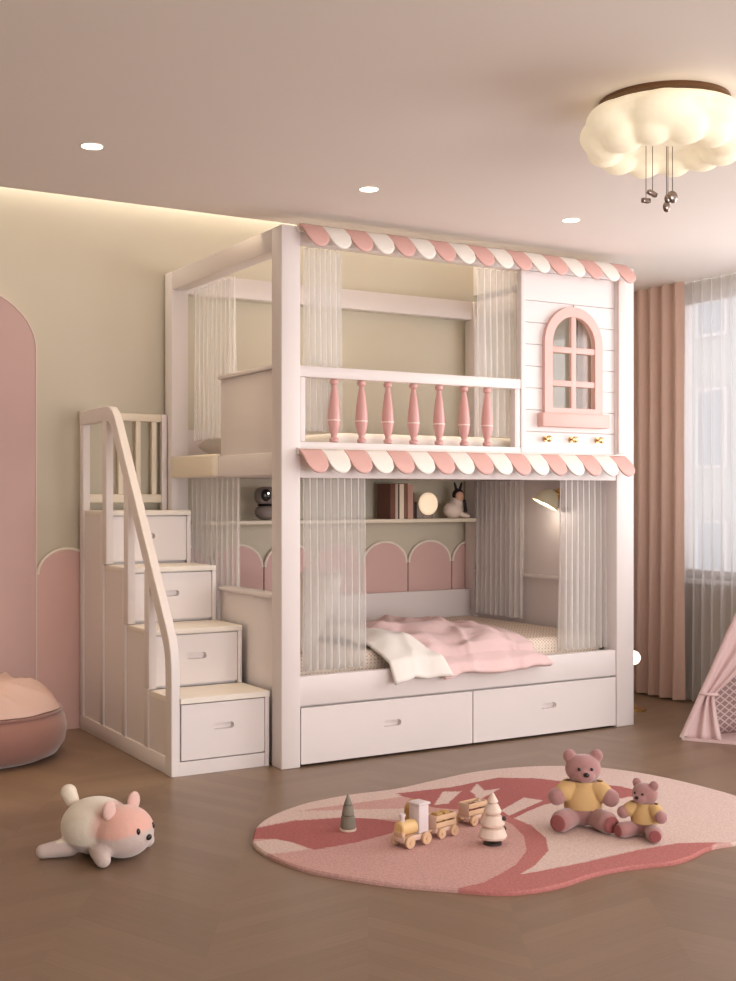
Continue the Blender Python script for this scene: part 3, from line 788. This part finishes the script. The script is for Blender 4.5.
# ------------------------------------------------------------------ plush animal on the floor
pp = floor_at(105,855)
pl = thing('plush_bear', 'pink and cream plush bear lying on its belly on the bare wood floor', 'plush toy', pp, math.radians(36)); pl.scale = (1.1,)*3
bm = B(); ell(bm,(0,.03,.088),(.104,.112,.086)); ell(bm,(0,-.068,.08),(.096,.09,.078))
for s in (-1,1):
    capsule(bm,(s*.07,-.03,.035),(s*.115,-.075,.026),.03,.024); capsule(bm,(s*.055,.09,.03),(s*.105,.15,.022),.03,.022)
pm = bpy.data.materials.new('two tone plush'); pm.use_nodes = True
nt = pm.node_tree; pb = nt.nodes['Principled BSDF']; pb.inputs['Roughness'].default_value = .95; pb.inputs['Sheen Weight'].default_value = .5
pv = nt.nodes.new('ShaderNodeVertexColor'); pv.layer_name = 'Col'; nt.links.new(pv.outputs['Color'], pb.inputs['Base Color'])
pn_ = nt.nodes.new('ShaderNodeTexNoise'); pn_.inputs['Scale'].default_value = 260; ptc = nt.nodes.new('ShaderNodeTexCoord'); nt.links.new(ptc.outputs['Object'], pn_.inputs['Vector'])
pbm = nt.nodes.new('ShaderNodeBump'); pbm.inputs['Strength'].default_value = .4; pbm.inputs['Distance'].default_value = .004
nt.links.new(pn_.outputs['Fac'], pbm.inputs['Height']); nt.links.new(pbm.outputs[0], pb.inputs['Normal'])
bo = fuse('body', bm, pm, pl, .005, 9)
ca = bo.data.color_attributes.new('Col','FLOAT_COLOR','POINT')
sm = lambda a,b,x: (lambda t: t*t*(3-2*t))(min(1,max(0,(x-a)/(b-a))))
c_g, c_c, c_p = S(206,186,180), S(236,224,208), S(230,178,164)
for i, v in enumerate(bo.data.vertices):
    p = v.co; leg = sm(.098,.108,abs(p.x)) if p.z < .07 else 0
    kc = sm(-.05,.0,p.y)*(1-sm(.112,.118,p.y))*sm(.045,.05,p.z)
    kp = (1-sm(-.045,.0,p.y))*sm(.07,.085,p.z+.3*min(0,p.y+.1))
    c = [g_*(1-kc)+c_*kc for g_,c_ in zip(c_g,c_c)]; c = [q*(1-kp)+p_*kp for q,p_ in zip(c,c_p)]
    ca.data[i].color = c
for s in (-1,1):
    obj('ear', ell(B(),(s*.064,-.06,.155),(.028,.014,.03), Matrix.Rotation(s*.4,4,'Y')), M['plushpink'], pl, world=False)
    obj('eye', ell(B(),(s*.038,-.146,.096),(.007,.006,.010)), M['black'], pl, world=False)
obj('nose', ell(B(),(0,-.158,.072),(.012,.007,.009)), M['black'], pl, world=False)
obj('tail', capsule(B(),(0,.115,.14),(0,.135,.178),.02,.025), M['plushcream'], pl, world=False)

# ------------------------------------------------------------------ rug
outline = [(252.7,841.7),(257.5,829),(274.7,817.7),(305.6,806.7),(346.9,798.4),(395,792),(436,783),(477.5,774.4),(525.6,769.6),(573.8,768.9),(615,772),(663,780),(711,791.6),(742,801),(775,814),(788,826),(770,839),(738.8,845.5),(711,850.5),(690.6,860),(670,865.8),(628.7,870.6),(594.4,877.5),(560,888.5),(525.6,894.7),(491,895.8),(450,892.6),(395,887.8),(340,879.6),(298.7,870.6),(267.8,858),(255,849)]
ow = [floor_at(*p) for p in outline]
# smooth closed curve through the outline
def cr(p0,p1,p2,p3,t): return .5*((2*p1)+(-p0+p2)*t+(2*p0-5*p1+4*p2-p3)*t*t+(-p0+3*p1-3*p2+p3)*t*t*t)
n = len(ow); curve = [cr(ow[i-1],ow[i],ow[(i+1)%n],ow[(i+2)%n],k/14) for i in range(n) for k in range(14)]
rc = sum(ow, Vector())/n
PALE, MID, DEEP, ROSE = S(214,190,182), S(202,160,154), S(172,106,104), S(182,118,114)
def inside(pt, poly):
    x,y = pt; c = False; j = len(poly)-1
    for i in range(len(poly)):
        xi,yi = poly[i]; xj,yj = poly[j]
        if (yi>y)!=(yj>y) and x < (xj-xi)*(y-yi)/(yj-yi)+xi: c = not c
        j = i
    return c
regions = [
 (PALE, [(240,835),(254,832),(293,824),(342,821),(402,824),(430,810),(470,812),(500,816),(512,822),(531,829),(546,842),(548,855),(535,870),(516,881),(497,887),(584,866),(640,853),(678,847),(715,846),(800,850),(800,760),(240,760)]),
 (DEEP, [(246,834),(293,824.8),(342,821.5),(374,822.5),(404,827),(392,837),(356.6,846.5),(314,854),(293,846.5),(275,843),(246,843)]),
 (PALE, [(250,846),(275,843),(293,846.5),(309,853),(285,857),(262,858)]),
 (DEEP, [(395,797),(452,790.5),(497,781),(535,781.5),(575,786),(620,789.5),(650,797),(620,802),(572,803),(545,808),(528,815),(512,823),(490,818),(470,814),(440,812),(412,808),(404,800)]),
 (MID,  [(296,815),(345,808),(404,800),(428,806),(412,812),(360,813)]),
 (PALE, [(443,795),(461,795),(448,807),(434,809)]),
 (PALE, [(470,795),(477,787),(484,794),(500,792),(480,803)]),
 (PALE, [(501,814),(524,801),(543,804),(509,819.5)]),
 (ROSE, [(509,820),(531,829),(546,842),(548.5,855),(535,869.5),(516,881),(495,888),(485,886),(500,878.5),(516,869),(526.5,855),(524,840),(512,828),(496,821)]),
 (ROSE, [(445,896),(509,881),(584,867),(640,854),(677.5,847.5),(716,846.5),(706,856),(690,870),(640,880),(584,886),(535,900),(490,905),(445,900)]),
]
bm = B(); cl_ = bm.loops.layers.float_color.new('Col')
NR = 130; TH = .014
rings = []
fr = [ (k/NR) for k in range(1,NR+1)]
ctrv = bm.verts.new((rc.x,rc.y,TH))
for f in fr: rings.append([bm.verts.new((rc.x+(p.x-rc.x)*f*.994, rc.y+(p.y-rc.y)*f*.994, TH)) for p in curve])
rings.append([bm.verts.new((p.x,p.y,TH*.6)) for p in curve]); rings.append([bm.verts.new((p.x,p.y,.0)) for p in curve])
nc = len(curve)
for k in range(nc): bm.faces.new((ctrv, rings[0][k], rings[0][(k+1)%nc]))
for a,b in zip(rings, rings[1:]):
    for k in range(nc): bm.faces.new((a[k], b[k], b[(k+1)%nc], a[(k+1)%nc]))
me_cols = {}
for v in bm.verts:
    p = pix(v.co.x, v.co.y, 0.0)
    c = MID
    for col, poly in regions:
        if inside(p, poly): c = col
    me_cols[v] = c
for f in bm.faces:
    for l in f.loops: l[cl_] = me_cols[l.vert]
rm = bpy.data.materials.new('tufted wool'); rm.use_nodes = True
nt = rm.node_tree; N = nt.nodes; L = nt.links; b = N['Principled BSDF']; b.inputs['Roughness'].default_value = 1; b.inputs['Specular IOR Level'].default_value = .1
at = N.new('ShaderNodeVertexColor'); at.layer_name = 'Col'
tc = N.new('ShaderNodeTexCoord'); ns = N.new('ShaderNodeTexNoise'); ns.inputs['Scale'].default_value = 130; ns.inputs['Detail'].default_value = 2
L.new(tc.outputs['Object'], ns.inputs['Vector'])
mr = N.new('ShaderNodeMapRange'); mr.inputs['From Min'].default_value = .3; mr.inputs['From Max'].default_value = .7; mr.inputs['To Min'].default_value = .86; mr.inputs['To Max'].default_value = 1.12
L.new(ns.outputs['Fac'], mr.inputs['Value'])
vm = N.new('ShaderNodeVectorMath'); vm.operation = 'SCALE'; L.new(at.outputs['Color'], vm.inputs[0]); L.new(mr.outputs['Result'], vm.inputs['Scale']); L.new(vm.outputs['Vector'], b.inputs['Base Color'])
bp = N.new('ShaderNodeBump'); bp.inputs['Strength'].default_value = .35; bp.inputs['Distance'].default_value = .004; L.new(ns.outputs['Fac'], bp.inputs['Height']); L.new(bp.outputs[0], b.inputs['Normal'])
rug = tag(obj('rug', bm, rm, smooth=False), 'large wavy edged rug in pinks with rose bands on the wood floor', 'rug')

# ------------------------------------------------------------------ teddy bears
def make_bear(loc, rotz, label, head_turn=0, scale=1):
    t = thing('teddy_bear', label, 'plush toy', loc, rotz, 'teddy bears on the rug'); t.scale = (scale,)*3
    R = Matrix.Rotation(head_turn,4,'Z')
    hv = lambda p: (R @ Vector((p[0],p[1],p[2])))
    bm = B()
    ell(bm,(0,0,.092),(.066,.056,.09)); ell(bm,(0,0,.223),(.07,.058,.057)); capsule(bm,(0,0,.15),(0,0,.19),.036,.036)
    ell(bm,hv((0,-.045,.206)),(.038,.03,.029))
    for s in (-1,1):
        ell(bm,hv((s*.053,.004,.272)),(.026,.015,.027)); capsule(bm,(s*.058,-.012,.148),(s*.102,-.045,.122),.028,.034)
        capsule(bm,(s*.045,-.02,.04),(s*.084,-.095,.042),.038,.042)
    fuse('body', bm, M['bear'], t, .005, 6)
    for s in (-1,1):
        d = Vector((s*.043,-.085,-.002)).normalized()
        obj('foot_pad', ell(B(), Vector((s*.084,-.095,.042))+d*.0375, (.031,.006,.031), Matrix.Rotation(s*math.radians(26.8),4,'Z')), M['bearpad'], t, world=False)
        obj('eye', ell(B(), hv((s*.024,-.057,.232)), (.0065,.005,.0065)), M['black'], t, world=False)
        obj('inner_ear', ell(B(), hv((s*.053,-.009,.272)), (.017,.005,.017)), M['bear'], t, world=False)
    obj('nose', ell(B(), hv((0,-.076,.214)), (.012,.007,.009)), M['black'], t, world=False)
    bm = B(); ell(bm,(0,0,.092),(.071,.061,.095)); capsule(bm,(0,0,.14),(0,0,.19),.046,.042)
    for s in (-1,1): capsule(bm,(s*.05,-.008,.152),(s*.076,-.028,.136),.034,.033)
    o = fuse('shirt', bm, M['shirt'], t, .005, 4)
    bm = B(); bm.from_mesh(o.data)
    bmesh.ops.delete(bm, geom=[v for v in bm.verts if v.co.z < .072 or v.co.z > .178], context='VERTS')
    bm.to_mesh(o.data); bm.free(); solid(o, .004, 1)
    return t
dirang = lambda p, extra=0: math.atan2(-p.x, p.y)+extra
p1 = floor_at(583,826,TH); p2 = floor_at(645,836,TH)
make_bear(p1, dirang(p1, .05), 'larger sitting rose teddy bear in a mustard shirt on the rug', .12, .93)
make_bear(p2, dirang(p2, -.35), 'smaller sitting rose teddy bear in a mustard shirt at right on the rug', -.25, .665)

# ------------------------------------------------------------------ wooden train
def wheel(par, x, y, r=.017):
    return obj('wheel', lathe(B(), [(r*.5,-.005),(r*.95,-.005),(r,-.003),(r,.003),(r*.95,.005),(r*.35,.005),(r*.3,.008),(r*.1,.008)], (x,y,r), 24, Matrix.Rotation(PI/2 if y<0 else -PI/2,4,'X')), M['woodl'], par, world=False)
# train runs along local X, engine front towards -X
a0 = floor_at(404,845,TH); a1 = floor_at(490,822,TH); dd = (a1-a0); ang = math.atan2(dd.y, dd.x)
ev = thing('toy_locomotive', 'wooden toy locomotive with honey boiler and pale lilac cab on the rug', 'toy train', floor_at(413,844,TH), ang); ev.scale = (1.12,)*3
obj('chassis', box(B(), -.062,.05,-.024,.024,.017,.034,.003), M['woodpk'], ev, world=False)
obj('boiler', lathe(B(), [(.018,-.062),(.022,-.058),(.022,.0),(.018,.002)], (0,0,.056), 28, Matrix.Rotation(PI/2,4,'Y')), M['woody'], ev, world=False)
obj('front_block', box(B(), -.064,-.052,-.02,.02,.034,.05,.003), M['woodl'], ev, world=False)
cab = obj('cab', box(B(), .004,.046,-.023,.023,.034,.118,.004), M['lilac'], ev, world=False)
obj('cab_roof', box(B(), .0,.05,-.027,.027,.118,.126,.003), M['lilac'], cab, world=False)
obj('chimney', lathe(B(), [(.007,.07),(.007,.088),(.01,.094),(.009,.1)], (-.045,0,0)), M['lilac'], ev, world=False)
for x in (-.042,.028):
    for y in (-.03,.03): wheel(ev, x, y, .019)
def wagon(px, py, label, load):
    w = thing('toy_wagon', label, 'toy train', floor_at(px,py,TH), ang, 'wagons of the wooden train'); w.scale = (1.12,)*3
    obj('chassis', box(B(), -.045,.045,-.024,.024,.017,.03,.003), M['woodpk'], w, world=False)
    for y in (-.024,.02):
        obj('side_plank', box(B(), -.045,.045,y,y+.004,.032,.048,.001), M['woodl'], w, world=False)
        obj('side_plank', box(B(), -.045,.045,y,y+.004,.054,.07,.001), M['woodl'], w, world=False)
    for x in (-.045,.041): obj('end_board', box(B(), x,x+.004,-.02,.02,.03,.07,.001), M['woodpk'], w, world=False)
    for x in (-.028,.028):
        for y in (-.03,.03): wheel(w, x, y, .016)
    obj('coupling', box(B(), -.058,-.045,-.005,.005,.02,.026,.001), M['woodl'], w, world=False)
    return w
w1 = wagon(441,835,'wooden toy wagon with plank sides right behind the locomotive',0)
w2 = wagon(473,822.5,'wooden toy wagon with plank sides at the far end of the train',1)
def in_wagon(px, py, off, z):
    p = floor_at(px,py,TH); return p + Matrix.Rotation(ang,3,'Z') @ Vector(off) + Vector((0,0,z))
for k,(off,lab) in enumerate((((-.02,0,0),'small mustard block in the wagon behind the locomotive, near its front'),((.016,.0,0),'small mustard block in the wagon behind the locomotive, near its rear'))):
    p = in_wagon(441,835,off,.034); b = box(B(), -.015,.015,-.014,.014,0,.05,.003, M=Matrix.Rotation(ang+.2*k,4,'Z'))
    o = obj('toy_block', b, M['woodm']); o.location = p; tag(o, lab, 'toy', 'blocks in the train wagons')
for k,(off,lab) in enumerate((((-.024,0,0),'small dark rose ball in the far wagon, left'),((.006,.0,0),'small dark rose ball in the far wagon, right'))):
    o = obj('toy_ball', ell(B(),(0,0,.018),(.018,)*3), M['bearpad']); o.location = in_wagon(473,822.5,off,.034); o.scale=(1,1,1); tag(o, lab, 'toy', 'balls in the far wagon')
sp_ = in_wagon(473,822.5,(.032,.0,0),.034)
bm = B(); vs = []
for k in range(10):
    r = .02 if k%2==0 else .009; a = PI/2+2*PI*k/10; vs.append((r*math.cos(a), r*math.sin(a)+.032))
plate(bm, vs, [], lambda a,b: Vector((a,-.006,b)), Vector((0,.012,0)))
o = obj('wooden_star', bm, M['treewhite'], smooth=False); o.location = sp_; o.rotation_euler = (0,0,ang-.3); tag(o, 'pale wooden star standing in the far toy wagon', 'toy')
# little arched tunnel
tp = floor_at(417,820,TH)
bm = B(); outr = [(-.036,0)]+[(.036*math.cos(PI-PI*k/16), .036+.036*math.sin(PI-PI*k/16)) for k in range(17)]+[(.036,0)]
inn = [(.02,0)]+[(.02*math.cos(PI*k/16), .036+.02*math.sin(PI*k/16)) for k in range(17)]+[(-.02,0)]
loop = outr+inn
vs = [bm.verts.new((a,-.03,b)) for a,b in loop]; f = bm.faces.new(vs); ex = bmesh.ops.extrude_face_region(bm, geom=[f]); bmesh.ops.translate(bm, vec=(0,.06,0), verts=[q for q in ex['geom'] if isinstance(q,bmesh.types.BMVert)])
o = obj('toy_tunnel', bm, M['woodm'], angle=50); o.location = tp; o.rotation_euler = (0,0,math.radians(8)); tag(o, 'small mustard wooden arch tunnel behind the locomotive', 'toy')
# toy trees
t1 = thing('toy_tree', 'small sage grey wooden cone tree at left on the rug', 'toy tree', floor_at(348,830,TH), 0, 'toy trees on the rug')
obj('foliage', lathe(B(), [(.026,.008),(.029,.012),(.024,.05),(.02,.052),(.0225,.056),(.017,.088),(.013,.09),(.015,.094),(.002,.128)], seg=24), M['treegrey'], t1, world=False)
obj('base', lathe(B(), [(.03,0),(.03,.006),(.024,.008)]), M['treewhite'], t1, world=False)
t2 = thing('toy_tree', 'small ivory tiered toy tree on a dark base beside the train', 'toy tree', floor_at(492.5,844,TH), 0, 'toy trees on the rug')
obj('foliage', lathe(B(), [(.012,.014),(.046,.022),(.05,.03),(.04,.056),(.028,.06),(.04,.066),(.042,.074),(.03,.098),(.02,.102),(.03,.108),(.031,.114),(.02,.136),(.013,.14),(.02,.145),(.018,.15),(.002,.178)], seg=28), M['treewhite'], t2, world=False)
obj('base', lathe(B(), [(.032,0),(.032,.006),(.01,.009),(.01,.018)]), M['darkmetal'], t2, world=False)
for k,(x,y,z) in enumerate(((.047,.0,.05),(.03,-.02,.09))): obj('ornament', ell(B(),(x*.9,y-.01,z),(.008,)*3), M['darkmetal'], t2, world=False)

# ------------------------------------------------------------------ teepee
A = Vector((4.40,4.375,0)); u_ = Vector((.54,-.8417,0)); v_ = Vector((.8417,.54,0))
Bc = A+u_*1.1; Cc = A+u_*.5+v_*.56; AP = A+u_*.5+v_*.2+Vector((0,0,1.22))
tp = thing('play_teepee', 'pink canvas play teepee with lattice print lining and a tied back flap', 'tent', A)
for q in (A,Bc,Cc):
    d = (AP-q).normalized()
    obj('pole', tube(B(), [q+Vector((0,0,.012)), AP+d*.16], .012, 12), M['pole'], tp)
def tri(a, b, c, inset, n=14, sag=.02):
    ctr = (a+b+c)/3; nrm = (b-a).cross(c-a).normalized()
    def fn(u, v):
        p = a+(b-a)*u; p = p+(c-p)*v*.985
        return p + nrm*inset + nrm*sag*math.sin(PI*u)*math.sin(PI*(v*.9+.05))
    return fn
Z3 = Vector((0,0,.02))
for a,b in ((A,Cc),(Cc,Bc)):
    o = obj('canvas_wall', grid(B(), 14, 20, tri(a+Z3,b+Z3,AP,0,sag=.01)), M['lattice'], tp, angle=180); solid(o, .004, 0)
o = obj('ground_mat', plate(B(), [(0,0),(1.1,0),(.5,.0),(.5,.56)][:2]+[(.5,.56)], [], lambda a,b: A+u_*a+v_*b+Vector((0,0,.0)), Vector((0,0,.014))), M['canvas'], tp, smooth=False)
def flap(q, tie):
    # canvas between the pole and the open edge, gathered at the tie
    other = Bc if q is A else A
    def fn(u, v):
        p = q+(AP-q)*(.012+v*.97)
        s = v
        w = (.13*(1-s/tie)**1.1+.055) if s < tie else (.055+ (s-tie)/(1-tie)*.30 if s < .72 else 0.)
        full = ((other+(AP-other)*v)-p).length
        if s >= tie:
            k = (s-tie)/(1-tie); w = min(full*.5, .055+.55*k**.9*.8)
        d = (other-q).normalized()
        fold = .014*math.sin(u*PI*5+s*3)*(1 if s<tie else .6)
        nn = d.cross(AP-q).normalized()
        return p + d*(w*u) + nn*(fold-.012)
    return grid(B(), 30, 50, fn)
for q in (A,Bc):
    o = obj('flap', flap(q, .18), M['canvas'], tp, angle=180); solid(o, .003, 0)
    d = ((Bc if q is A else A)-q).normalized(); pt = q+(AP-q)*.19
    tb = obj('tie', tube(B(), [pt+d*.028+Vector((.04*math.cos(2*PI*k/20)*d.x+0, .04*math.cos(2*PI*k/20)*d.y, 0))+Vector((-d.y,d.x,0))*.022*math.sin(2*PI*k/20) for k in range(21)], .008), M['canvas'], tp)
# sleeve on the poles
for q in (A,Bc):
    obj('pole_sleeve', tube(B(), [q+(AP-q)*.02, q+(AP-q)*.985], .017, 12), M['canvas'], tp)

# ------------------------------------------------------------------ lights
def area(name, loc, rot, sx, sy, e, col):
    l = bpy.data.lights.new(name,'AREA'); l.shape = 'RECTANGLE'; l.size = sx; l.size_y = sy; l.energy = e; l.color = col
    o = bpy.data.objects.new(name,l); C.objects.link(o); o.location = loc; o.rotation_euler = rot
    return o
area('window_daylight', (XR+.45, 2.4, 1.6), (0,math.radians(108),0), 1.7, 3.4, 85, (1,.97,.96))
area('front_window_daylight', (2.6, YF-.4, 1.25), (math.radians(99),0,0), 3.9, 2.0, 235, (1,.96,.94))  # area light outside the assumed, unseen window behind the camera
area('cove_edge_light', ((XL+XE)/2, YE+.055, ZR-.035), (0,0,0), XE-XL-.1, .03, 13, (1,.80,.52)).data.spread = math.radians(75)
area('cove_light', ((XL+XE)/2, YB-.06, ZR-.035), (0,0,0), XE-XL-.1, .03, 14, (1,.92,.8))
l = bpy.data.lights.new('sconce_lamp','POINT'); l.energy = .7; l.color = (1,.88,.74); l.shadow_soft_size = .03
o = bpy.data.objects.new('sconce_lamp', l); C.objects.link(o); o.location = (sx-.115,5.30,1.125)
w = bpy.data.worlds.new('World'); sc.world = w; w.use_nodes = True
bg = w.node_tree.nodes['Background']; bg.inputs['Color'].default_value = (.93,.95,1,1); bg.inputs['Strength'].default_value = 1.6

# ------------------------------------------------------------------ camera
cd = bpy.data.cameras.new('Camera'); co = bpy.data.objects.new('Camera', cd); C.objects.link(co)
co.location = (0,0,H)
yaw = math.atan2(CF[0], CF[1])
co.rotation_euler = (PI/2, 0, -yaw)
cd.sensor_fit = 'VERTICAL'; cd.sensor_height = 36; cd.lens = F/981*36; cd.shift_y = 6.5/981; cd.clip_start = .05
sc.camera = co
sc.view_settings.view_transform = 'Standard'; sc.view_settings.look = 'None'; sc.view_settings.gamma = 1; sc.view_settings.use_curve_mapping = False
sc.view_settings.exposure = 0.0
